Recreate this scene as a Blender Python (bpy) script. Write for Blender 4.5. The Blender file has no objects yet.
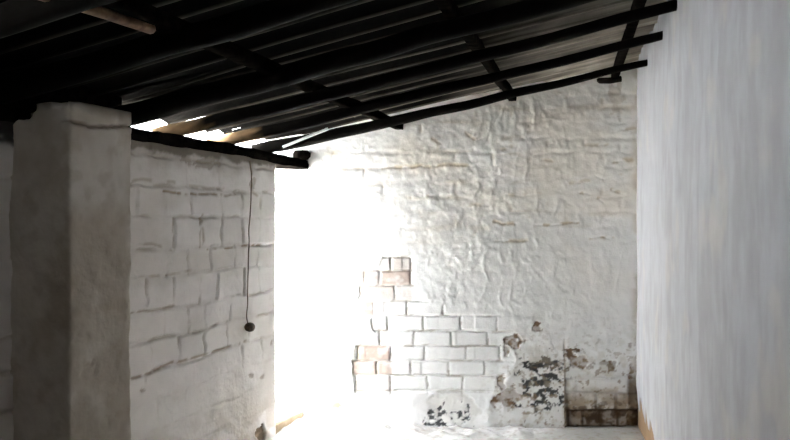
import bpy, math, random
import numpy as np
from mathutils import Vector, noise as mnoise

random.seed(7)
S = bpy.context.scene
COL = S.collection
F = 700.0                       # focal length in pixels of the 790 px wide frame
CZ = 1.5                        # eye height
YB = 5.05                       # depth of the back wall

# ------------------------------------------------------------------ helpers
def frac(a): return a - np.floor(a)
def vn(x, y, seed=0.0):
    xi = np.floor(x); yi = np.floor(y)
    fx = x - xi; fy = y - yi
    fx = fx * fx * (3 - 2 * fx); fy = fy * fy * (3 - 2 * fy)
    def h(a, b): return frac(np.sin(a * 127.1 + b * 311.7 + seed * 74.7) * 43758.5453)
    return (h(xi, yi) * (1 - fx) + h(xi + 1, yi) * fx) * (1 - fy) + (h(xi, yi + 1) * (1 - fx) + h(xi + 1, yi + 1) * fx) * fy
def fbm(x, y, seed=0.0, o=4):
    a = 0.5; t = 0; n = 0
    for i in range(o):
        t = t + a * vn(x, y, seed + i * 3.1); n += a
        x = x * 2.03 + 5.2; y = y * 2.03 + 1.7; a *= 0.5
    return t / n
def ss(e0, e1, x):
    t = np.clip((x - e0) / (e1 - e0), 0, 1)
    return t * t * (3 - 2 * t)
def mix(a, b, m):
    m = np.asarray(m)[..., None]
    return a * (1 - m) + np.array(b) * m
def seg_dist(px, py, a, b):
    ax, ay = a; bx, by = b
    dx, dy = bx - ax, by - ay
    t = np.clip(((px - ax) * dx + (py - ay) * dy) / (dx * dx + dy * dy + 1e-9), 0, 1)
    return np.hypot(px - ax - t * dx, py - ay - t * dy)
def line_dist(px, py, pts):
    d = np.full(px.shape, 1e9)
    for a, b in zip(pts[:-1], pts[1:]): d = np.minimum(d, seg_dist(px, py, a, b))
    return d
def poly_sd(px, py, pts):
    """positive inside"""
    d = line_dist(px, py, pts + [pts[0]])
    ins = np.zeros(px.shape, bool)
    for (ax, ay), (bx, by) in zip(pts, pts[1:] + pts[:1]):
        c = ((ay > py) != (by > py))
        with np.errstate(divide='ignore', invalid='ignore'):
            xx = (bx - ax) * (py - ay) / (by - ay + 1e-12) + ax
        ins ^= (c & (px < xx))
    return np.where(ins, d, -d)
def blob(px, py, cx, cy, rx, ry, seed, rough=0.8, k=3.0):
    r = np.hypot((px - cx) / rx, (py - cy) / ry)
    n = fbm(px / (0.5 * min(rx, ry) + 2), py / (0.5 * min(rx, ry) + 2), seed, 4)
    return ss(-0.12, 0.12, 1.0 - r + (n - 0.5) * rough * 2.2)

def mesh_obj(name, verts, faces, mat=None, parent=None, smooth=True, colors=None):
    me = bpy.data.meshes.new(name)
    verts = np.asarray(verts, dtype=np.float64)
    me.from_pydata(verts.tolist(), [], [tuple(f) for f in faces])
    if colors is not None:
        at = me.color_attributes.new('stain_and_light', 'FLOAT_COLOR', 'POINT')
        c = np.ones((len(verts), 4), dtype=np.float32); c[:, :3] = colors
        at.data.foreach_set('color', c.ravel())
    me.polygons.foreach_set('use_smooth', [smooth] * len(me.polygons))
    me.update()
    o = bpy.data.objects.new(name, me)
    COL.objects.link(o)
    if mat: me.materials.append(mat)
    if parent: o.parent = parent
    return o
def grid_faces(nu, nv, off=0, flip=False):
    i = np.arange(nu - 1)[:, None]; j = np.arange(nv - 1)[None, :]
    a = (i * nv + j); b = a + nv; c = b + 1; d = a + 1
    q = np.stack([a, b, c, d] if not flip else [a, d, c, b], -1).reshape(-1, 4) + off
    return q.tolist()
def box_vf(pts_bottom, z0, z1, off):
    """prism over a 2D polygon"""
    n = len(pts_bottom)
    v = [(x, y, z0) for x, y in pts_bottom] + [(x, y, z1) for x, y in pts_bottom]
    f = [[off + k for k in range(n)][::-1], [off + n + k for k in range(n)]]
    for k in range(n):
        m = (k + 1) % n
        f.append([off + k, off + m, off + n + m, off + n + k])
    return v, f
def structure(o): o['kind'] = 'structure'; return o
def tag(o, label, cat, group=None):
    o['label'] = label; o['category'] = cat; o['kind'] = 'thing'
    if group: o['group'] = group
    return o

# ------------------------------------------------------------------ materials
def new_mat(name):
    m = bpy.data.materials.new(name); m.use_nodes = True
    nt = m.node_tree
    return m, nt, nt.nodes['Principled BSDF']
def wall_mat(name, bump=0.25, scale=90.0, rough=0.92, var=0.10):
    m, nt, b = new_mat(name)
    N, L = nt.nodes, nt.links
    at = N.new('ShaderNodeAttribute'); at.attribute_name = 'stain_and_light'
    tc = N.new('ShaderNodeTexCoord')
    n1 = N.new('ShaderNodeTexNoise'); n1.inputs['Scale'].default_value = 7.0; n1.inputs['Detail'].default_value = 6
    mr = N.new('ShaderNodeMapRange'); mr.inputs[1].default_value = 0.3; mr.inputs[2].default_value = 0.7
    mr.inputs[3].default_value = 1 - var; mr.inputs[4].default_value = 1.0
    mx = N.new('ShaderNodeMix'); mx.data_type = 'RGBA'; mx.blend_type = 'MULTIPLY'; mx.inputs[0].default_value = 1.0
    L.new(tc.outputs['Object'], n1.inputs['Vector']); L.new(n1.outputs['Fac'], mr.inputs[0])
    L.new(at.outputs['Color'], mx.inputs[6]); L.new(mr.outputs[0], mx.inputs[7])
    L.new(mx.outputs[2], b.inputs['Base Color'])
    n2 = N.new('ShaderNodeTexNoise'); n2.inputs['Scale'].default_value = scale; n2.inputs['Detail'].default_value = 5
    bp = N.new('ShaderNodeBump'); bp.inputs['Strength'].default_value = bump; bp.inputs['Distance'].default_value = 0.004
    L.new(tc.outputs['Object'], n2.inputs['Vector']); L.new(n2.outputs['Fac'], bp.inputs['Height'])
    L.new(bp.outputs['Normal'], b.inputs['Normal'])
    b.inputs['Roughness'].default_value = rough; b.inputs['Specular IOR Level'].default_value = 0.2
    return m
def noisy_mat(name, c0, c1, scale=12.0, rough=0.8, bump=0.3, stretch=(1, 1, 1), spec=0.3, bscale=60.0):
    m, nt, b = new_mat(name)
    N, L = nt.nodes, nt.links
    tc = N.new('ShaderNodeTexCoord'); mp = N.new('ShaderNodeMapping'); mp.inputs['Scale'].default_value = stretch
    L.new(tc.outputs['Object'], mp.inputs['Vector'])
    n1 = N.new('ShaderNodeTexNoise'); n1.inputs['Scale'].default_value = scale; n1.inputs['Detail'].default_value = 6
    cr = N.new('ShaderNodeValToRGB'); cr.color_ramp.elements[0].position = 0.35; cr.color_ramp.elements[1].position = 0.68
    cr.color_ramp.elements[0].color = (*c0, 1); cr.color_ramp.elements[1].color = (*c1, 1)
    L.new(mp.outputs['Vector'], n1.inputs['Vector']); L.new(n1.outputs['Fac'], cr.inputs['Fac']); L.new(cr.outputs['Color'], b.inputs['Base Color'])
    n2 = N.new('ShaderNodeTexNoise'); n2.inputs['Scale'].default_value = bscale; n2.inputs['Detail'].default_value = 4
    bp = N.new('ShaderNodeBump'); bp.inputs['Strength'].default_value = bump; bp.inputs['Distance'].default_value = 0.004
    L.new(mp.outputs['Vector'], n2.inputs['Vector']); L.new(n2.outputs['Fac'], bp.inputs['Height']); L.new(bp.outputs['Normal'], b.inputs['Normal'])
    b.inputs['Roughness'].default_value = rough; b.inputs['Specular IOR Level'].default_value = spec
    return m

M_back = wall_mat('flaking_limewash', 0.3, 80.0)
M_left = wall_mat('whitewashed_blockwork', 0.75, 55.0)
M_right = wall_mat('smooth_plaster', 0.12, 40.0, var=0.09)
M_floor = wall_mat('dusty_concrete', 0.5, 60.0, var=0.15)
M_wood = noisy_mat('sooty_timber', (0.003, 0.0026, 0.0022), (0.011, 0.009, 0.007), 9, 1.0, 0.5, (0.6, 3, 3), 0.0)
M_pole = wall_mat('sooty_pole', 0.5, 45.0, 0.9, 0.5)
M_pole.node_tree.nodes['Principled BSDF'].inputs['Specular IOR Level'].default_value = 0.05
M_sheet = wall_mat('sooty_fibre_cement', 0.35, 40.0, 0.75, 0.35)
M_sheet.node_tree.nodes['Principled BSDF'].inputs['Specular IOR Level'].default_value = 0.02
M_sheet.node_tree.nodes['Principled BSDF'].inputs['Roughness'].default_value = 1.0
M_dark = noisy_mat('sooty_back_room', (0.03, 0.026, 0.022), (0.07, 0.06, 0.05), 3, 0.95, 0.3)
M_tan = noisy_mat('bare_timber', (0.13, 0.075, 0.045), (0.25, 0.155, 0.095), 14, 0.8, 0.4, (0.5, 3, 3), 0.2)
M_pale = noisy_mat('pale_highlight', (0.55, 0.55, 0.54), (0.7, 0.7, 0.68), 14, 0.7, 0.2)
M_cord = noisy_mat('brown_cord', (0.10, 0.07, 0.045), (0.2, 0.14, 0.09), 60, 0.85, 0.2)
M_knob = noisy_mat('dark_knob', (0.045, 0.032, 0.02), (0.17, 0.12, 0.075), 40, 0.6, 0.2)
M_ground = noisy_mat('pale_yard', (0.62, 0.60, 0.56), (0.74, 0.72, 0.68), 4, 0.95, 0.3)
M_step = noisy_mat('worn_step', (0.27, 0.20, 0.125), (0.40, 0.31, 0.21), 14, 0.9, 0.5)
M_plain = noisy_mat('old_limewash', (0.58, 0.56, 0.52), (0.70, 0.68, 0.64), 3, 0.95, 0.3)

WHITE = np.array([0.85, 0.843, 0.825])

# ------------------------------------------------------------------ plan of the room
def left_x(y): return -0.635 + 0.393 * (y - YB)          # inner face of left wall
def right_x(y): return 1.746 + 0.221 * (y - YB)          # inner face of right wall
LD = Vector((0.3658, 0.9307, 0)); LN = Vector((0.9307, -0.3658, 0))   # along / into the room
RD = Vector((0.2158, 0.9764, 0)); RN = Vector((-0.9764, 0.2158, 0))
def zb(x, y):                                            # underside of the roof poles
    s = x - 0.3 * (y - YB)
    return 2.095 + 0.216 * s + 0.02 * (YB - y)

# ------------------------------------------------------------------ back wall
def build_wall_back():
    x0, x1, z0, z1 = -1.02, 1.80, -0.05, 2.78
    st = 0.007
    nu = int((x1 - x0) / st) + 1; nv = int((z1 - z0) / st) + 1
    X, Z = np.meshgrid(np.linspace(x0, x1, nu), np.linspace(z0, z1, nv), indexing='ij')
    px = 395 + X * F / YB; py = 220 - (Z - CZ) * F / YB
    nA = fbm(px / 14, py / 14, 1.0); nB = fbm(px / 5, py / 5, 2.0, 3); nC = fbm(px / 60, py / 60, 3.0)
    # plaster skin: folds and flakes of old limewash
    wx = px + 16 * (fbm(px / 30, py / 30, 4.0) - .5); wy = py + 20 * (fbm(px / 28, py / 28, 5.0) - .5)
    fold = 1 - np.abs(2 * fbm(wx / 13, wy / 24, 6.0, 3) - 1)
    fold = ss(0.62, 1.0, fold) * ss(.36, .62, fbm(px / 11, py / 15, 7.0, 3))
    fl = fbm(wx / 20, wy / 26, 8.0, 4)
    flake = ss(0.47, 0.50, fl) + 0.8 * ss(0.57, 0.595, fl)
    reg = 0.35 + 0.65 * ss(395, 430, px) * (1 - 0.55 * ss(545, 600, px))
    # ghost of the brick courses under the plaster
    rows = np.array([257, 270.5, 285.5, 301, 315.5, 331, 346, 361, 375.5, 391])
    wob = 3 * (fbm(px / 25, py / 12, 9.0, 2) - .5)
    yy = py + wob
    course = np.floor((yy - 257) / 14.9)
    fy = (yy - 257) / 14.9 - course
    fx0 = (px + wob + (course % 2) * 18.2) / 36.5
    fx = fx0 - np.floor(fx0)
    gj = np.maximum(1 - ss(0.0, 0.30, np.minimum(fy, 1 - fy)), 1 - ss(0.0, 0.10, np.minimum(fx, 1 - fx)))
    ghost = gj * (0.3 + 0.9 * ss(0.4, 0.6, fbm(px / 22, py / 10, 10.0, 3)))
    brick_off = frac(np.sin(course * 12.99 + np.floor(fx0) * 78.2) * 43758.5) - .5
    upper = ss(260, 180, py)
    hp = 0.004 + 0.012 * (nC - .5) + reg * (0.0029 * fold + 0.0013 * flake) + 0.003 * (nA - .5) + 0.0015 * (nB - .5)
    hp -= (0.0030 * upper + 0.0008) * ghost * ss(.42, .6, fbm(px / 34, py / 16, 11.5, 3))
    hp += 0.003 * upper * brick_off * (1 - gj) + 0.0055 * (fbm(px / 9, py / 7, 11.0, 3) - .5) * (.35 + .65 * upper)
    # exposed bricks
    E = [(383, 257), (412, 255), (413, 284), (420, 292), (425, 301), (452, 311), (472, 313), (500, 316), (513, 328),
         (505, 346), (503, 376), (490, 392), (430, 393), (357, 393), (351, 362), (357, 346), (374, 336), (371, 318),
         (345, 317), (342, 302), (358, 299), (359, 272), (380, 268)]
    sdE = poly_sd(px, py, E) + 7 * (nA - .5) + 4 * (nB - .5)
    wE = 0.8 + 6 * ss(405, 440, px)
    mE = ss(-wE, wE, sdE)
    vj = [[391, 411], [364, 380, 411], [360, 395, 430], [343, 374, 407, 443], [348, 388, 424, 461, 497], [380, 414, 452, 488],
          [358, 391, 425, 466, 500], [352, 377, 411, 449, 485], [356, 391, 428, 463, 498]]
    jd = np.full(px.shape, 99.0)
    pxw = px + 1.6 * (fbm(px / 9, py / 9, 12.0, 2) - .5); pyw = py + 2.2 * (fbm(px / 16, py / 9, 13.0, 2) - .5)
    for r in rows: jd = np.minimum(jd, np.abs(pyw - r))
    rid = np.clip(np.searchsorted(rows, pyw.ravel()) - 1, 0, 8).reshape(px.shape)
    for k, vs in enumerate(vj):
        sel = rid == k
        for v in vs: jd = np.where(sel, np.minimum(jd, np.abs(pxw - v)), jd)
    # lower right corner: bricks bared to the right of a long crack
    mR = ss(563.5, 565.5, px + 2 * (nB - .5)) * ss(368, 376, py + 10 * (nA - .5))
    rowsR = [378, 393.5, 411, 428]
    jr = np.full(px.shape, 99.0)
    for r in rowsR: jr = np.minimum(jr, np.abs(pyw - r))
    for (a, b, vs) in [(378, 393.5, [575, 628]), (393.5, 411, [566, 596, 616]), (411, 428, [583, 601, 619])]:
        sel = (pyw > a) & (pyw <= b)
        for v in vs: jr = np.where(sel, np.minimum(jr, np.abs(pxw - v)), jr)
    joint = (1 - ss(0.3, 1.7, jd)); jointR = (1 - ss(0.4, 2.2, jr))
    tone = frac(np.sin(rid * 37.7 + np.floor((px + (rid % 2) * 18) / 36.5) * 91.3) * 4375.85)
    hb = 0.000 + 0.004 * (tone - .5) + 0.003 * (nA - .5) + 0.002 * (nB - .5) - 0.007 * joint * (0.35 + 0.9 * ss(.35, .6, nC + .4 * (nA - .5)))
    hr = -0.006 + 0.004 * (nA - .5) + 0.003 * (nB - .5) - 0.013 * jointR
    foot = ss(410, 412, pyw) * ss(566, 569, px)
    hr = hr - 0.035 * foot - 0.02 * ss(627, 631, px) * ss(372, 382, py)
    h = hp * (1 - mE) + hb * mE
    h = h * (1 - mR) + hr * mR
    # the crack
    crack = (1 - ss(0.3, 1.3, np.abs(px - 565 - 2 * (nA - .5)))) * ss(336, 350, py)
    h -= 0.010 * crack
    # flaked spots (shape of their own)
    brown = np.zeros(px.shape); black = np.zeros(px.shape)
    for c in [(512, 341, 9, 7, 20), (577, 362, 10, 7, 21), (571, 356, 5, 4, 29), (609, 363, 10, 2.6, 22), (611, 367, 3.5, 4, 28), (537, 328, 3.5, 6, 23), (507, 350, 3, 5, 30),
              (508, 398, 11, 9, 24), (632, 372, 3.5, 6, 25), (502, 385, 5, 8, 31), (574, 350, 7, 2, 32), (630, 345, 1.6, 3, 33)]:
        brown = np.maximum(brown, blob(px, py, c[0], c[1], c[2], c[3], c[4], 0.9))
    for c in [(541, 371, 15, 13, 40), (548, 382, 13, 14, 41), (540, 405, 14, 5, 42), (526, 385, 6, 8, 43), (438, 416, 7, 9, 44), (462, 414, 8, 8, 45), (552, 362, 8, 5, 47)]:
        black = np.maximum(black, blob(px, py, c[0], c[1], c[2], c[3], c[4], 1.9))
    black *= ss(0.40, 0.54, fbm(px / 4, py / 3, 48.0, 4))
    spall = blob(px, py, 452, 408, 24, 16, 50, 0.5)
    h = h - 0.007 * brown * (1 - mR * .5) - 0.002 * black - 0.004 * spall
    # sill of old mortar at the foot, heaped towards the doorway
    h = h + 0.022 * ss(396, 436, py + 9 * (nA - .5)) * ss(565, 500, px) + 0.012 * ss(404, 424, py) * nA
    # --- colour (limewash, bared brick, mortar, soot and damp stains)
    C = np.ones(px.shape + (3,)) * WHITE
    C = mix(C, (0.86, 0.80, 0.715), (.35 + .6 * ss(.35, .65, fbm(px / 70, py / 40, 14.0))) * ss(320, 170, py - .25 * (px - 500)) * ss(330, 430, px))
    C = mix(C, (0.60, 0.53, 0.43), 0.55 * ghost * ss(.5, .7, fbm(px / 30, py / 8, 15.0, 3)) * ss(270, 200, py))
    pink = np.zeros(px.shape)
    for (a, b, c, d, wgt) in [(364, 257, 390, 270, .15), (392, 257, 411, 270, .55), (362, 271, 379, 285, .75), (381, 271, 411, 285, .95), (359, 286, 394, 300, .65), (396, 286, 412, 300, .4),
                              (342, 302, 373, 315, .95), (375, 302, 400, 315, .35), (343, 316, 352, 326, .6), (357, 346, 390, 360, 1.0), (351, 361, 376, 375, .85), (377, 361, 392, 375, .9), (356, 376, 391, 391, .4)]:
        inside = ss(a - 1, a + .5, px) * ss(b + 1, b - .5, px) if False else ss(a - 1, a + 1, px) * (1 - ss(c - 1, c + 1, px)) * ss(b - 1, b + 1, py) * (1 - ss(d - 1, d + 1, py))
        pink = np.maximum(pink, inside * wgt)
    pink *= (0.5 + 0.5 * ss(.3, .55, fbm(px / 9, py / 7, 16.0)))
    C = mix(C, (0.46, 0.335, 0.265), 0.85 * pink * mE)
    C = mix(C, (0.40, 0.34, 0.27), mE * joint * (0.05 + 0.5 * pink + 0.55 * ss(.5, .62, fbm(px / 12, py / 6, 17.0, 3))))
    C = mix(C, (0.46, 0.32, 0.25), 0.75 * np.maximum(blob(px, py, 331, 280, 9, 3.5, 51, .7), blob(px, py, 313, 271, 4, 9, 53, .9)))
    C = mix(C, (0.36, 0.25, 0.14), 0.85 * blob(px, py, 335, 405, 7, 3.2, 52, .8))
    dirt = ss(.38, .62, fbm(px / 10, py / 8, 18.0))
    C = mix(C, (0.36, 0.29, 0.21), mR * ss(382, 404, py + 12 * (nA - .5)) * (0.40 + 0.55 * dirt))
    C = mix(C, (0.16, 0.11, 0.07), mR * jointR * ss(388, 412, py) * .85)
    C = mix(C, (0.13, 0.085, 0.05), mR * np.clip(foot * (0.35 + 0.6 * dirt) + 0.9 * ss(627, 631, px) * ss(370, 386, py), 0, 1))
    C = mix(C, (0.46, 0.40, 0.31), 0.75 * crack)
    C = mix(C, (0.20, 0.115, 0.055), 0.95 * brown * (0.45 + 0.55 * ss(.35, .6, fbm(px / 5, py / 4, 18.5, 3))))
    C = mix(C, (0.04, 0.04, 0.043), 0.95 * black)
    C = mix(C, (0.50, 0.46, 0.40), 0.35 * spall * (1 - black))
    # rusty damp lines along hidden joints
    for pts, w in [([(382, 168), (412, 166), (440, 165), (466, 165)], .75), ([(494, 222), (516, 224)], .8), ([(535, 224), (577, 223)], .8), ([(494, 241), (527, 241)], .7),
                   ([(612, 162), (632, 160)], .8), ([(505, 196), (540, 194)], .5), ([(330, 166), (334, 150)], .6), ([(334, 170), (360, 168)], .45), ([(570, 182), (590, 181)], .5), ([(590, 238), (612, 237)], .55), ([(470, 205), (490, 206)], .4), ([(540, 160), (552, 162)], .6), ([(596, 176), (604, 178)], .7), ([(578, 193), (590, 195)], .7), ([(612, 190), (624, 194)], .7), ([(598, 199), (603, 203)], .8), ([(600, 237), (610, 239)], .7), ([(620, 130), (634, 128)], .6), ([(432, 140), (440, 143)], .6), ([(466, 134), (474, 138)], .6), ([(490, 150), (506, 148)], .5), ([(586, 146), (606, 145)], .5), ([(428, 197), (433, 196)], .5)]:
        d = line_dist(px + 3 * (nB - .5), py + 5 * (nA - .5), pts)
        C = mix(C, (0.52, 0.41, 0.26), w * (1 - ss(0.3, 3.2, d)) * ss(.40, .62, fbm(px / 7, py / 5, 19.0, 2)))
        h -= 0.003 * (1 - ss(0.2, 1.6, d)) * w
    C = mix(C, (0.45, 0.37, 0.26), 0.45 * ss(628, 636, px) * ss(.4, .6, nA))
    C = mix(C, (0.56, 0.48, 0.38), 0.5 * blob(px, py, 616, 100, 6, 14, 55, 1.0))
    low = ss(300, 400, py) * ss(470, 540, px)
    C = mix(C, (0.50, 0.43, 0.32), .5 * low * ss(.5, .72, fbm(px / 7, py / 6, 140., 4)))
    C = mix(C, (0.27, 0.20, 0.13), .75 * low * ss(.63, .70, fbm(px / 4, py / 3.5, 141., 3)))
    C = mix(C, (0.12, 0.085, 0.055), .8 * mR * ss(.55, .66, fbm(px / 5, py / 4, 142., 3)) * ss(386, 412, py))
    C = mix(C, (0.10, 0.07, 0.045), .9 * ss(2.6, .6, np.abs(py - 411 - 3 * (nB - .5))) * ss(564, 568, px))
    C = mix(C, (0.10, 0.07, 0.045), .85 * ss(3.5, .8, np.abs(px - 568 - 2 * (nB - .5))) * ss(404, 412, py))
    h = h + .004 * low * (fbm(px / 3, py / 3, 143., 2) - .5)
    Y = YB - h
    V = np.stack([X, Y, Z], -1).reshape(-1, 3)
    Fc = grid_faces(nu, nv)
    Cc = C.reshape(-1, 3)
    n = len(V)
    v1, f1 = box_vf([(-1.02, YB + .09), (2.05, YB + .09), (2.05, YB + .3), (-1.02, YB + .3)], -.05, 2.78, n)
    v2, f2 = box_vf([(-4.2, YB - .005), (-1.015, YB - .005), (-1.015, YB + .3), (-4.2, YB + .3)], -.05, 2.78, n + 8)
    V = np.concatenate([V, v1, v2]); Cc = np.concatenate([Cc, np.tile(WHITE, (16, 1))])
    structure(mesh_obj('wall_back', V, Fc + f1 + f2, M_back, colors=Cc))
build_wall_back()

# ------------------------------------------------------------------ left wall
WTOP = 1.895
def build_wall_left():
    ya, yb_ = 2.45, 4.668
    z0, z1 = -0.05, WTOP
    L = (yb_ - ya) / LD.y
    st = 0.0075
    nu = int(L / st) + 1; nv = int((z1 - z0) / st) + 1
    T, Z = np.meshgrid(np.linspace(0, L, nu), np.linspace(z0, z1, nv), indexing='ij')
    X = left_x(ya) + LD.x * T; Y = ya + LD.y * T
    px = 395 + X * F / Y; py = 220 - (Z - CZ) * F / Y
    T0 = T * 139; Z0 = Z * 139
    nA = fbm(T0 / 14, Z0 / 14, 61.0); nB = fbm(T0 / 5, Z0 / 5, 62.0, 3); nC = fbm(T0 / 60, Z0 / 60, 63.0)
    h = 0.018 * (nC - .5) + 0.009 * (nA - .5) + 0.0035 * (nB - .5)
    lev = [1.825, 1.673, 1.517, 1.344, 1.205, 1.032, 0.887, 0.735, 0.585, 0.43, 0.28, 0.13]
    zw = Z + 0.034 * (fbm(T0 / 22, Z0 / 30, 64.0, 3) - .5)
    row = np.searchsorted(-np.array(lev), -zw.ravel()).reshape(Z.shape)      # 0 above first level
    jh = np.full(Z.shape, 9.0)
    for l in lev: jh = np.minimum(jh, np.abs(zw - l))
    cols = [[150, 170, 188, 220, 253], [151, 187, 220, 252], [138, 165, 191, 222, 243, 262], [174, 201, 222, 243, 260], [167, 189, 211, 235, 258],
            [147, 174, 200, 217, 244, 260], [165, 190, 206, 231, 252], [152, 180, 205, 228, 250], [145, 172, 196, 220, 243, 262], [158, 186, 210, 235, 255], [145, 172, 200, 226, 250], [160, 190, 215, 240], [150, 180, 205]]
    jv = np.full(Z.shape, 9.0); bid = row * 17.0
    pw = px + 3.5 * (fbm(T0 / 12, Z0 / 9, 65.0, 2) - .5)
    for k, vs in enumerate(cols):
        sel = row == k
        for v in vs:
            jv = np.where(sel, np.minimum(jv, np.abs(pw - v)), jv)
            bid = bid + (sel & (pw > v))
    keepH = ss(.42, .66, fbm(T0 / 22, Z0 / 7, 66.0, 3)); keepV = ss(.42, .62, fbm(T0 / 9, Z0 / 16, 67.0, 3))
    fade = 1 - 0.75 * ss(0.80, 0.62, Z)
    J = np.maximum((1 - ss(.002, .014, jh)) * (0.2 + .8 * keepH), (1 - ss(.2, 1.5, jv)) * (.15 + .75 * keepV) * ss(0.35, .6, Z)) * fade
    h += -0.014 * J + 0.010 * (frac(np.sin(bid * 12.9898) * 43758.5453) - .5) * (1 - J) * fade
    C = np.ones(px.shape + (3,)) * np.array([.84, .80, .775])
    C = mix(C, (0.60, 0.55, 0.48), 0.35 * ss(.45, .7, fbm(T0 / 40, Z0 / 25, 68.0)))
    C = mix(C, (0.42, 0.35, 0.26), 0.6 * J * ss(.42, .6, fbm(T0 / 14, Z0 / 10, 69.0, 3)))
    for pts, w, wd in [([(164, 191), (178, 193), (195, 194), (220, 195), (238, 195)], .85, 1.5), ([(134, 181), (154, 180), (180, 184), (205, 188), (240, 191)], .5, 2.2),
                       ([(209, 248.5), (240, 246.5), (268, 245)], .9, 1.1), ([(132, 243), (150, 244), (172, 250)], .5, 1.4),
                       ([(132, 379), (150, 373), (172, 363), (200, 356), (250, 341)], .75, 1.8), ([(132, 313), (150, 311), (174, 306)], .65, 1.5), ([(140, 277), (165, 275), (190, 271)], .5, 1.3),
                       ([(202, 214), (204, 244)], .6, .9), ([(174, 218), (174, 247)], .45, .9), ([(201, 218), (200, 247)], .5, .8), ([(252, 165), (252, 190), (257, 195)], .55, 1.6)]:
        d = line_dist(px + 2 * (nB - .5), py + 4 * (nA - .5), pts)
        m = (1 - ss(.3, wd + .6, d)) * ss(.30, .5, fbm(T0 / 7, Z0 / 7, 70.0, 2))
        C = mix(C, (0.34, 0.25, 0.16), w * m); h -= 0.006 * w * m
    for c in [(187, 159, 5, 4, 71), (253, 183, 3, 5, 72), (251, 376, 2.2, 2, 73), (262, 377, 2, 2, 74), (272, 343, 1.2, 3, 79), (143, 390, 2.5, 1.6, 80), (205, 163, 12, 5, 81)]:
        m = blob(px, py, *c, .9); C = mix(C, (0.33, 0.26, 0.18), .55 * m); h -= 0.005 * m
    hole = blob(px, py, 261, 434, 4.5, 9, 75, .6)
    C = mix(C, (0.15, 0.09, 0.05), .95 * hole); h -= 0.02 * hole
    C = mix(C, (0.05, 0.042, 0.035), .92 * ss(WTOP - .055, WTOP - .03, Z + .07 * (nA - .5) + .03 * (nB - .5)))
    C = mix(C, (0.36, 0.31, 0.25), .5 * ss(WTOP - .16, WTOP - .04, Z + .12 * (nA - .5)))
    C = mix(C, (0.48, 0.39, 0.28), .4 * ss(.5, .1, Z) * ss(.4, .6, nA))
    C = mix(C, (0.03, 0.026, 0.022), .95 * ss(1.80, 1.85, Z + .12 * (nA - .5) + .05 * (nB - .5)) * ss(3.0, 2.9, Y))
    # rounded, worn end at the doorway
    e = np.clip((T - (L - .03)) / .03, 0, 1); h = h * (1 - .85 * e) - .015 * e * e
    P = np.stack([X + LN.x * h, Y + LN.y * h, Z], -1).reshape(-1, 3)
    Fc = grid_faces(nu, nv); n = len(P)
    def at(y, o): p = Vector((left_x(y), y, 0)) + LN * o; return (p.x, p.y)
    v1, f1 = box_vf([at(ya, -.03), at(yb_ - .002, -.03), at(yb_ - .08, -.22), at(ya, -.22)], z0, z1, n)
    v2, f2 = box_vf([at(-1.75, 0), at(ya + .005, 0), at(ya + .005, -.22), at(-1.75, -.22)], z0, z1, n + 8)
    # end face joining grid and backing
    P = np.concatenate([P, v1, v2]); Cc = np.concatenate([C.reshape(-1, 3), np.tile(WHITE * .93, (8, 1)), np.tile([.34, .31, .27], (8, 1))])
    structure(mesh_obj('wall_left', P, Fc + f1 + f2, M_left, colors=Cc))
build_wall_left()

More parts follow.
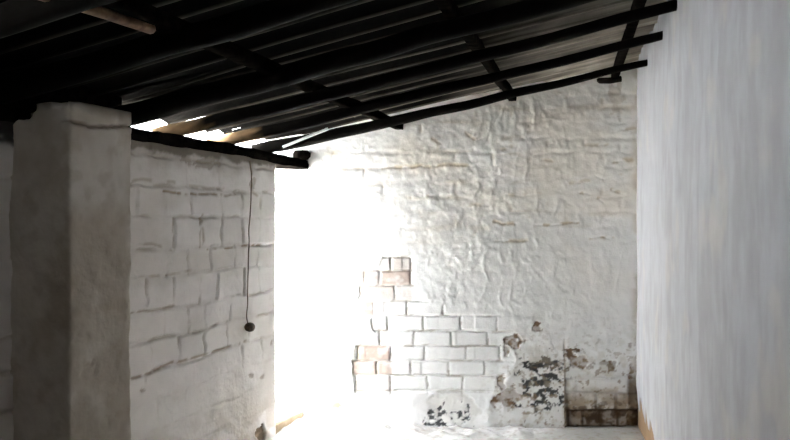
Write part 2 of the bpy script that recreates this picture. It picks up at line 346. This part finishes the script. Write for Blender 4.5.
# ------------------------------------------------------------------ pier against the left wall
def build_pier():
    A = Vector((-1.524, 2.786, 0)) - LN * 0.06
    B = Vector((-1.524, 2.786, 0)) + LN * 0.304
    Cn = B + LD * 0.329
    D = Cn - LN * 0.36
    pts = []; 
    def leg(p, q, n): return [p.lerp(q, k / n) for k in range(n)]
    pts = leg(A, B, 48) + leg(B, Cn, 46) + leg(Cn, D, 40) + [D]
    arr = np.array([[p.x, p.y] for p in pts])
    sm = arr.copy()
    for _ in range(2):
        sm[1:-1] = (sm[:-2] + 2 * sm[1:-1] + sm[2:]) / 4
    s3 = sm.copy()
    for _ in range(5): s3[1:-1] = (s3[:-2] + 2 * s3[1:-1] + s3[2:]) / 4
    tan = np.gradient(s3, axis=0); tan /= np.linalg.norm(tan, axis=1)[:, None]
    nor = np.stack([tan[:, 1], -tan[:, 0]], 1)
    nu = len(sm); z0, z1 = -.05, 1.958; nv = 260
    U, Z = np.meshgrid(np.arange(nu) * 1.05, np.linspace(z0, z1, nv), indexing='ij')
    Z0 = Z * 139
    nA = fbm(U / 14, Z0 / 14, 91.); nB = fbm(U / 5, Z0 / 5, 92., 3); nC = fbm(U / 40, Z0 / 70, 93.)
    h = .030 * (nC - .5) + .014 * (nA - .5) + .005 * (nB - .5)
    # crack and chipped cap near the top
    cy = 1.885 + .012 * np.sin(U / 14.) + .02 * (fbm(U / 9, U * 0, 94., 3) - .5)
    ck = 1 - ss(.002, .010, np.abs(Z - cy)); h -= .016 * ck * ss(40, 52, U)
    bite = blob(U, Z0, 6, 1.96 * 139, 16, 14, 95, .7); h -= .07 * bite
    bite2 = blob(U, Z0, 47, 1.97 * 139, 9, 7, 96, .8); h -= .03 * bite2
    for c in [(66, .9 * 139, 6, 4, 97), (78, .66 * 139, 4, 6, 98), (60, 1.03 * 139, 9, 3, 99), (84, .4 * 139, 5, 4, 100)]:
        h -= .006 * blob(U, Z0, *c, .9)
    C = np.ones(U.shape + (3,)) * np.array([.70, .65, .585])
    C = mix(C, (0.44, 0.37, 0.28), .6 * ss(.42, .7, fbm(U / 30, Z0 / 40, 101.)))
    C = mix(C, (0.40, 0.32, 0.23), .3 * ss(.5, .75, fbm(U / 9, Z0 / 8, 102.)))
    C = mix(C, (0.16, 0.12, 0.09), .8 * ck * ss(40, 52, U))
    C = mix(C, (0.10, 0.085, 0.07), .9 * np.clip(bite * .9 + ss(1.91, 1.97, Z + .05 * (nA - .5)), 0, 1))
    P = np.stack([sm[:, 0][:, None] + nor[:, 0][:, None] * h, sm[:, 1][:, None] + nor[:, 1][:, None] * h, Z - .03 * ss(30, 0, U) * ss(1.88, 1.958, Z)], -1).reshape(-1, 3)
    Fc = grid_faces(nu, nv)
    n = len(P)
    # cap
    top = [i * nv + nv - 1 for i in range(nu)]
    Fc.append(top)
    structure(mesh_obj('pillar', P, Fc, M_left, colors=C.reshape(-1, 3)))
build_pier()

# ------------------------------------------------------------------ right wall
def build_wall_right():
    ya, yb_ = 1.55, YB + .10
    L = (yb_ - ya) / RD.y
    st = 0.011
    z0, z1 = -.05, 2.95
    nu = int(L / st) + 1; nv = int((z1 - z0) / st) + 1
    T, Z = np.meshgrid(np.linspace(0, L, nu), np.linspace(z0, z1, nv), indexing='ij')
    X = right_x(ya) + RD.x * T; Y = ya + RD.y * T
    px = 395 + X * F / Y; py = 220 - (Z - CZ) * F / Y
    nA = fbm(T * 9, Z * 5, 111.); nB = fbm(T * 28, Z * 12, 112.); nC = fbm(T * 2.2, Z * 1.5, 113.)
    h = .03 * (nC - .5) + .004 * (nA - .5) + .0008 * (nB - .5)
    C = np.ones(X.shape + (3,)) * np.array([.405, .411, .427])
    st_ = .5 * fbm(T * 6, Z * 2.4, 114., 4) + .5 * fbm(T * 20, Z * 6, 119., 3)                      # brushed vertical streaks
    C = mix(C, (.29, .28, .27), .45 * ss(.40, .75, st_ + .10 * ss(4.2, 2.4, Y)))  # real streaks, thickened towards the camera to paint in the light falling off
    C = mix(C, (.50, .46, .40), .35 * ss(.58, .75, fbm(T * 5, Z * 4, 115.)))
    # plaster gone at the foot in ragged tongues
    tong = .02 + .05 * fbm(T * 13, T * 0 + 3.3, 116., 2) + ss(L - .75, L - .45, T) * (.03 + .19 * (1 - np.abs(2 * frac(T * 9.3 + .6 * vn(T * 7, T * 0, 118.)) - 1)) ** 1.6 * (.4 + .8 * vn(T * 9.3, T * 0, 117.)))
    m = ss(.008, -.008, Z - tong + .02 * (nB - .5)) * ss(1.55, 1.9, T)
    m2 = ss(-.4, .6, poly_sd(px, py, [(633, 366), (636.5, 389), (638, 411), (640, 398), (643.5, 427), (645.5, 408), (648, 430), (650, 419), (655, 442), (650, 460), (630, 460)]) + .8 * (nB - .5))
    m = np.maximum(m, m2)
    C = mix(C, (.25, .15, .065), .9 * m); h -= .012 * m
    C = mix(C, (.55, .47, .36), .35 * ss(L - .10, L, T) * ss(.4, .6, nA))
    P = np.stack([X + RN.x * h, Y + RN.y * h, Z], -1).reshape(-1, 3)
    Fc = grid_faces(nu, nv, flip=True); n = len(P)
    def at(y, o): p = Vector((right_x(y), y, 0)) + RN * o; return (p.x, p.y)
    v1, f1 = box_vf([at(ya, -.04), at(yb_, -.04), at(yb_, -.25), at(ya, -.25)], z0, z1, n)
    a = at(ya + .005, -.0)
    v2, f2 = box_vf([(1.35, -1.75), (a[0], a[1]), (a[0] + .25, a[1]), (1.6, -1.75)], z0, z1, n + 8)
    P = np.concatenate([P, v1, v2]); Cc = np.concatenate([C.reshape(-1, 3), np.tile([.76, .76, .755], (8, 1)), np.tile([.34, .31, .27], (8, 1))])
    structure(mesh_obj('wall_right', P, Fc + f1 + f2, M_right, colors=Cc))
build_wall_right()

# ------------------------------------------------------------------ wall behind the camera, with a doorway
DOOR = (-1.3, -0.5, -0.04)
def build_wall_rear():
    V = []; Fc = []
    for (a, b, c, d) in [(-3.7, DOOR[0], -.05, 2.95), (DOOR[1], 1.65, -.05, 2.95), (DOOR[0], DOOR[1], DOOR[2], 2.95)]:
        v, f = box_vf([(a, -1.72), (b, -1.72), (b, -1.5), (a, -1.5)], c, d, len(V)); V += v; Fc += f
    structure(mesh_obj('wall_rear', V, Fc, M_dark, smooth=False))
build_wall_rear()

# ------------------------------------------------------------------ floor and yard
def floor_z(X, Y):
    return .07 * ss(.35, -.6, X) * ss(2.5, 4.5, Y)
def build_floor():
    nu, nv = 330, 300
    X, Y = np.meshgrid(np.linspace(-3.6, 2.05, nu), np.concatenate([np.linspace(-1.75, 3.9, 120), np.linspace(3.905, YB + .14, 180)]), indexing='ij')
    nA = fbm(X * 9, Y * 9, 131.); nB = fbm(X * 34, Y * 34, 132.)
    Z = floor_z(X, Y) + .02 * (nA - .5) + .010 * (nB - .5)
    # crumbled plaster swept against the back wall
    Z = Z + .045 * ss(YB - .30, YB - .02, Y + .2 * (nA - .5)) * ss(.3, -.2, X - 1.0) * nA
    C = np.ones(X.shape + (3,)) * np.array([.66, .65, .63])
    C = mix(C, (.48, .46, .43), .7 * ss(.42, .65, fbm(X * 4, Y * 6, 133.)))
    C = mix(C, (.36, .34, .31), .8 * ss(.95, 1.2, X) * ss(4.55, 4.8, Y))
    C = mix(C, (.30, .25, .19), .5 * ss(.6, .7, nB))
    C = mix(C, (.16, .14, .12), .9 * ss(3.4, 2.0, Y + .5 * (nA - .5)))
    structure(mesh_obj('floor', np.stack([X, Y, Z], -1).reshape(-1, 3), grid_faces(nu, nv), M_floor, colors=C.reshape(-1, 3)))
    # yard outside the doorway: level ground starting at the outer face of the left wall
    def at(y, o): p = Vector((left_x(y), y, 0)) + LN * o; return (p.x, p.y)
    v, f = box_vf([(-14, -12), at(-12, -.20), at(YB - .004, -.20), (-14, YB - .004)], -.1, .19, 0)
    o = mesh_obj('ground', v, f, M_ground, smooth=False); structure(o)
build_floor()

def build_step():
    # worn slab across the doorway, tan riser towards the room
    d0 = 4.60
    rings = []
    prof = [(-.02, -.02), (-.018, .125), (-.03, .137), (-.06, .143), (-.16, .165), (-.205, .198), (-.23, .198), (-.23, -.02)]
    n = 28; V = []; Fc = []
    for k in range(n + 1):
        y = d0 + (YB - .004 - d0) * k / n
        for (o, z) in prof:
            r = mnoise.noise(Vector((y * 12, o * 20, z * 20)))
            p = Vector((left_x(y), y, 0)) + LN * (o + .008 * r)
            V.append((p.x, min(p.y, YB - .003), z + (.006 * r if z > 0 else 0)))
    m = len(prof)
    for k in range(n):
        for j in range(m):
            j2 = (j + 1) % m
            Fc.append([k * m + j, k * m + j2, (k + 1) * m + j2, (k + 1) * m + j])
    Fc.append(list(range(m))); Fc.append([n * m + j for j in range(m)][::-1])
    o = mesh_obj('doorstep', V, Fc, M_step, smooth=False)
    o.data.materials.append(M_ground)
    for i, p in enumerate(o.data.polygons): p.material_index = 0 if (i % m in (0, 1) and i < n * m) else 1
    tag(o, 'worn pale step with tan riser in the bright doorway beside the left wall end', 'step')
build_step()

# ------------------------------------------------------------------ timbers
def pole(name, pts, r, mat, seed=0, seg=12, sub=48, square=0.0, wob=.006, parent=None, taper=1.0, bare=0.0):
    pts = [Vector(p) for p in pts]
    # smooth chain
    ch = []
    m = len(pts) - 1
    for k in range(sub + 1):
        t = k / sub * m; i = min(int(t), m - 1); u = t - i
        p0 = pts[max(i - 1, 0)]; p1 = pts[i]; p2 = pts[i + 1]; p3 = pts[min(i + 2, m)]
        if m == 1: ch.append(p1.lerp(p2, u)); continue
        ch.append(0.5 * ((2 * p1) + (p2 - p0) * u + (2 * p0 - 5 * p1 + 4 * p2 - p3) * u * u + (3 * p1 - p0 - 3 * p2 + p3) * u ** 3))
    V = []; Fc = []
    for k, c in enumerate(ch):
        t = (ch[min(k + 1, sub)] - ch[max(k - 1, 0)]).normalized()
        side = t.cross(Vector((0, 0, 1))).normalized(); up = side.cross(t)
        rr = r * (1 + (taper - 1) * k / sub)
        ox = wob * mnoise.noise(Vector((k * .17, seed * 5.1, 0))) ; oz = wob * mnoise.noise(Vector((k * .15, seed * 3.7, 9)))
        for j in range(seg):
            a = 2 * math.pi * (j + .5) / seg
            ca, sa = math.cos(a), math.sin(a)
            q = 1.0
            if square: q = (1 - square) + square * min(1 / max(abs(ca), 1e-6), 1 / max(abs(sa), 1e-6)) * .95
            n = 1 + .10 * mnoise.noise(Vector((ca * 1.5 + seed * 7, sa * 1.5, k * .22))) + .05 * mnoise.noise(Vector((ca * 4, sa * 4 + seed, k * .7)))
            V.append(c + side * (ca * rr * q * n + ox) + up * (sa * rr * q * n + oz))
    for k in range(sub):
        for j in range(seg):
            j2 = (j + 1) % seg
            Fc.append([k * seg + j, k * seg + j2, (k + 1) * seg + j2, (k + 1) * seg + j])
    Fc.append(list(range(seg))[::-1]); Fc.append([sub * seg + j for j in range(seg)])
    cols = None
    if mat is M_pole:
        cols = np.zeros((len(V), 3)) + np.array([.008, .007, .0055])
        for k in range(sub + 1):
            for j in range(seg):
                t = k / sub; q = mnoise.noise(Vector((k * .35, j * .9, seed * 3.3)))
                m = max(0., min(1., (bare - t) / .05 + q)) if bare else 0.
                cols[k * seg + j] = cols[k * seg + j] * (1 - m) + np.array([.30, .19, .10]) * m
    return mesh_obj(name, [tuple(v) for v in V], Fc, mat, parent, colors=cols)

# poles carrying the roof, from the left wall up to the right wall (left depth, right depth, radius)
RAF = [(4.66, 4.50, .042, 'sooty roof pole nearest the back wall, running along its top edge'),
       (4.215, 3.93, .038, 'second sooty roof pole from the back wall, pale sheets on either side'),
       (3.77, 3.43, .038, 'third sooty roof pole from the back wall, its right end highest in the picture'),
       (3.40, 2.93, .055, 'thick sooty roof pole rising from the top of the whitewashed pier'),
       (2.74, 2.22, .050, 'black roof pole above and in front of the pier, crossing the dark upper left'),
       (2.25, 1.75, .048, 'black roof pole at the extreme upper left corner, nearest the viewer')]
TAP = [.5, .66, .72, .7, .85, .9]
for k, (yl, yr, r, lab) in enumerate(RAF):
    xl = left_x(yl) - .16; yl2 = yl + .02
    xr = right_x(yr) + .03
    P = []
    for t in (0, .3, .62, 1):
        x = xl + (xr - xl) * t; y = yl2 + (yr - yl2) * t
        P.append((x, y, zb(x, y) + r * (1 + (TAP[k] - 1) * t) - (.012 if 0 < t < 1 else 0)))
    o = pole('roof_pole', P, r, M_pole, seed=k + 1, wob=.012, square=.25, taper=TAP[k], bare=(0, .16, .15, 0, 0, 0)[k])
    tag(o, lab, 'roof pole', 'roof poles running up from the left wall')

# battens lying over the poles, running back to front, let into the back wall
BAT = [((.05, YB + .06), (-1.10, 1.7), .030, -.03, 'sooty cross batten on the left, let into the back wall above the bright corner'),
       ((.868, YB + .06), (-.17, 1.7), .027, -.005, 'sooty cross batten in the middle, its end poking out of the back wall'),
       ((1.60, YB + .06), (.80, 1.7), .027, -.01, 'sooty cross batten on the right, close to the smooth right wall')]
for k, (a, b, r, dz, lab) in enumerate(BAT):
    P = []
    for t in (0, .35, .7, 1):
        x = a[0] + (b[0] - a[0]) * t; y = a[1] + (b[1] - a[1]) * t
        P.append((x, y, zb(x, y) + .108 + dz))
    o = pole('roof_batten', P, r, M_wood, seed=20 + k, square=.85, seg=12, wob=.008)
    tag(o, lab, 'batten', 'battens crossing the roof poles')

# wall plate along the top of the left wall, spanning the doorway to the back wall
def build_plate():
    ys = np.linspace(1.6, YB + .05, 90); V = []; Fc = []
    prof = [(.012, 0), (.016, .5), (.010, 1), (-.12, 1), (-.19, 1), (-.19, 0), (-.1, 0)]
    for k, y in enumerate(ys):
        sag = -.022 * float(ss(4.2, 5.0, np.array(y)))
        for (o_, zt) in prof:
            r = mnoise.noise(Vector((y * 5, o_ * 9, zt * 3))); r2 = mnoise.noise(Vector((y * 17, o_ * 20, zt * 7)))
            z = (1.89 if zt < .25 else 1.952 if zt > .75 else 1.92) + sag + .010 * r + .005 * r2
            p = Vector((left_x(y), y, 0)) + LN * (o_ + .006 * r2)
            V.append((p.x, p.y, z))
    m = len(prof)
    for k in range(len(ys) - 1):
        for j in range(m):
            j2 = (j + 1) % m
            Fc.append([k * m + j, k * m + j2, (k + 1) * m + j2, (k + 1) * m + j])
    Fc.append(list(range(m))); Fc.append([(len(ys) - 1) * m + j for j in range(m)][::-1])
    o = mesh_obj('wall_plate', V, Fc, M_wood, smooth=False)
    tag(o, 'black timber beam lying along the top of the left wall and over the doorway', 'beam')
build_plate()

def build_eave_light_block():  # board added to keep eave daylight off the roof sheets
    ys = np.linspace(1.6, 3.45, 42); V = []; Fc = []
    for y in ys:
        zt = zb(left_x(y) - .1, y) + .188
        r = mnoise.noise(Vector((y * 6, 2, 1)))
        for (o_, z) in [(-.11, 1.955), (-.105, zt + .012 * r), (-.14, zt + .012 * r), (-.145, 1.955)]:
            p = Vector((left_x(y), y, 0)) + LN * (o_ + .01 * r); V.append((p.x, p.y, z))
    for k in range(len(ys) - 1):
        for j in range(4):
            j2 = (j + 1) % 4; Fc.append([k * 4 + j, k * 4 + j2, k * 4 + 4 + j2, k * 4 + 4 + j])
    Fc.append([0, 1, 2, 3]); e = (len(ys) - 1) * 4; Fc.append([e + 3, e + 2, e + 1, e])
    o = mesh_obj('eave_light_block', V, Fc, M_wood, smooth=False)
    tag(o, 'added black board blocking daylight under the roof behind the top of the pier', 'board')
build_eave_light_block()

# ------------------------------------------------------------------ corrugated sheets
PITCH = .177
def sheet(w0, w1, lift, lab, UX, phase, o, holes=()):
    """ridges run along (1, UX); flat pans with narrow ridges hanging below them"""
    base = np.array([-.5, -.32, -.2, -.12, -.085, -.06, -.035, -.012, .012, .035, .06, .085, .12, .2, .32]) * PITCH
    ws = []
    k0 = int(math.floor((w0 - phase) / PITCH)) - 1
    for k in range(k0, k0 + int((w1 - w0) / PITCH) + 4):
        for q in base:
            w = phase + k * PITCH + q
            if w0 < w < w1: ws.append((w, abs(q)))
    nw = len(ws); nu = 90
    V = []; cols = []
    for (w, q) in ws:
        xe = (-.635 - o + .393 * (w - YB)) / (1 - .393 * UX)
        xr = (1.746 + .02 + .221 * (w - YB)) / (1 - .221 * UX)
        d = 1 - min(1, q / (.055 * PITCH)); d = d * d * (3 - 2 * d)
        d2 = .5 + .5 * math.cos(math.pi * min(1, q / (.5 * PITCH)))
        for j in range(nu):
            x = xe + (xr - xe) * j / (nu - 1); y = w + UX * x
            z = zb(x, y) + .182 - .014 * d - .018 * d2 + lift + .004 * mnoise.noise(Vector((x * 2, w * 3, 1)))
            V.append((x, y, z))
            # lighter back right corner and pale ridges put the light there into the colour
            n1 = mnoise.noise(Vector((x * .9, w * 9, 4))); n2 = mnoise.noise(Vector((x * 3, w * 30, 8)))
            wall_lit = max(0, min(1, (x - .30) / 1.1)) ** 1.3 * max(0, min(1, (y - 2.95) / 1.2)); n3 = mnoise.noise(Vector((x * 2.2, w * 85, 3)))  # paler where the white walls light the sheets, painted into the colour
            a = .005 + .46 * wall_lit * max(.25, .75 + .4 * n1 + .45 * n2 + .55 * n3) + .004 * n1
            worn = d * (.75 + .5 * n1 + .3 * n2) * (.08 + .14 * max(0, min(1, (y - 2.2) / 1.2)))  # pale ridge lines: light catching the ribs, painted in
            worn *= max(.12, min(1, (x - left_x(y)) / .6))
            a = min(.62, max(.0035, a + worn * (1 - .5 * wall_lit)))
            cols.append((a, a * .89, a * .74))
    n = len(V)
    V += [(x, y, z + .008) for x, y, z in V]
    def keep(i, j):
        x, y, z = V[i * nu + j]
        for (hx, hw, rx, rw) in holes:
            if ((x - hx) / rx) ** 2 + ((ws[i][0] - hw) / rw) ** 2 < 1: return False
        return True
    gf = grid_faces(nw, nu); gb = grid_faces(nw, nu, n, True)
    kp = [keep(i, j) for i in range(nw - 1) for j in range(nu - 1)]
    Fc = [f for f, k in zip(gf, kp) if k] + [f for f, k in zip(gb, kp) if k]
    for i in range(nw - 1):
        for j in (0, nu - 1): Fc.append([i * nu + j, (i + 1) * nu + j, n + (i + 1) * nu + j, n + i * nu + j])
    for j in range(nu - 1):
        for i in (0, nw - 1): Fc.append([i * nu + j, i * nu + j + 1, n + i * nu + j + 1, n + i * nu + j])
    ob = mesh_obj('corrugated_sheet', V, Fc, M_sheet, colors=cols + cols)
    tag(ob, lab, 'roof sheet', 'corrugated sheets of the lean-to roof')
LABS = ['corrugated roof sheet over the back wall, its low end above the doorway',
        'corrugated roof sheet second from the back wall, between the third pole and the thick pole',
        'dark corrugated roof sheet over the pier, either side of the thick pole',
        'black corrugated roof sheet at the upper left, nearest the viewer']
HOLES = [(-1.19, 4.0, .08, .05), (-1.05, 4.45, .035, .025)]
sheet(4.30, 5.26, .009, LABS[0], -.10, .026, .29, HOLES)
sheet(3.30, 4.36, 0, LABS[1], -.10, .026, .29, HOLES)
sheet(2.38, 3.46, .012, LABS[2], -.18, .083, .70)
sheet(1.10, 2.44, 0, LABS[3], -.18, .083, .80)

# plain roof over the part of the room behind the camera
def build_ceiling():
    V = []
    for (x, y) in [(-3.9, -1.8), (1.8, -1.8), (1.35, 1.40), (-2.45, 1.40)]: V.append((x, y, zb(x, y) + .20))
    V += [(x, y, z + .03) for x, y, z in V]
    Fc = [[0, 3, 2, 1], [4, 5, 6, 7]] + [[k, (k + 1) % 4, 4 + (k + 1) % 4, 4 + k] for k in range(4)]
    structure(mesh_obj('ceiling', V, Fc, M_dark, smooth=False))
build_ceiling()

# ------------------------------------------------------------------ small timbers
def P3(px, py, y): return Vector(((px - 395) * y / F, y, CZ - (py - 220) * y / F))
o = pole('highlight', [P3(283, 147, 4.62), P3(306, 137.6, 4.60), P3(328, 128.6, 4.58)], .009, M_pale, seed=31, sub=14, seg=8, square=.8, wob=.002)  # added pale strip that paints in the lit top edge of the pole
tag(o, 'thin pale lath for the lit edge of the pole by the back wall', 'highlight')
o = pole('timber_stub', [P3(595, 81, YB + .03), P3(608, 80.5, YB - .04), P3(621, 79, YB - .05)], .022, M_wood, seed=33, sub=14, seg=8, square=.7, wob=.006)
STUB = o
tag(o, 'short dark timber stub let into the back wall under the right batten', 'timber')
o = pole('timber_stub', [P3(297, 155, 4.93), P3(302, 155.2, 4.99), P3(307.5, 155, YB + .02)], .036, M_wood, seed=37, sub=14, seg=8, square=.7, wob=.004)
tag(o, 'short dark timber block on the end of the beam where it meets the back wall', 'timber')
o = pole('packing_board', [(-1.075, 1.97, 2.16), (-.96, 2.22, 2.165), (-.855, 2.46, 2.17)], .018, M_tan, seed=35, sub=14, seg=8, square=.9, wob=.003)
PACK = o
tag(o, 'bare reddish brown board under the left batten at the dark upper left', 'board')

# ------------------------------------------------------------------ cord with a knob on the left wall
def on_left(px, py, off):
    y = 2.62 / (.393 - (px - 395) / F) if False else (.635 + .393 * YB) / (.393 - (px - 395) / F)
    p = P3(px, py, y)
    return p + LN * off
cp = [on_left(246, 161, .03), on_left(248, 180, .026), on_left(247.5, 205, .022), on_left(246, 235, .022), on_left(245.2, 268, .022), on_left(244.5, 300, .022), on_left(243.8, 323, .024)]
cord = pole('pull_cord', cp, .0034, M_cord, seed=41, sub=60, seg=8, wob=.006)
tag(cord, 'thin brown cord with a dark knob hanging from the beam on the left wall', 'cord')
def build_knob():
    c = on_left(246, 326.8, .03)
    prof = [(-.034, .0), (-.032, .016), (-.024, .026), (-.006, .029), (.012, .028), (.022, .022), (.027, .012), (.030, .006), (.034, 0)]
    V = []; Fc = []; seg = 16
    ax = (LD * .9 + Vector((0, 0, -.15))).normalized(); s = ax.cross(Vector((0, 0, 1))).normalized(); u = s.cross(ax)
    for (a, r) in prof:
        for j in range(seg):
            t = 2 * math.pi * j / seg
            V.append(tuple(c + ax * a + s * math.cos(t) * r + u * math.sin(t) * r))
    for k in range(len(prof) - 1):
        for j in range(seg):
            j2 = (j + 1) % seg
            Fc.append([k * seg + j, k * seg + j2, (k + 1) * seg + j2, (k + 1) * seg + j])
    mesh_obj('knob', V, Fc, M_knob, parent=cord)['label'] = 'dark brown knob'
build_knob()

# ------------------------------------------------------------------ daylight
w = bpy.data.worlds.new('sky'); S.world = w; w.use_nodes = True
bg = w.node_tree.nodes['Background']
bg.inputs['Color'].default_value = (0.90, 0.945, 1.0, 1)
bg.inputs['Strength'].default_value = 5.0
sun = bpy.data.lights.new('sun', 'SUN'); sun.energy = 17.0; sun.angle = math.radians(20); sun.color = (.96, .975, 1.0)
so = bpy.data.objects.new('sun', sun); COL.objects.link(so)
so.rotation_euler = Vector((1.05, 1.0, -.85)).to_track_quat('-Z', 'Y').to_euler()

# ------------------------------------------------------------------ camera
cam = bpy.data.cameras.new('camera'); co = bpy.data.objects.new('camera', cam); COL.objects.link(co)
cam.sensor_width = 36; cam.lens = F / 790 * 36
co.location = (0, 0, CZ); co.rotation_euler = (math.pi / 2, 0, 0)
cam.clip_start = .05
S.camera = co

S.view_settings.view_transform = 'Standard'; S.view_settings.look = 'None'
S.view_settings.gamma = 1.0; S.view_settings.use_curve_mapping = False
S.view_settings.exposure = 3.3
S.cycles.use_denoising = True
S.cycles.max_bounces = 16; S.cycles.diffuse_bounces = 12
S.cycles.sample_clamp_indirect = 0
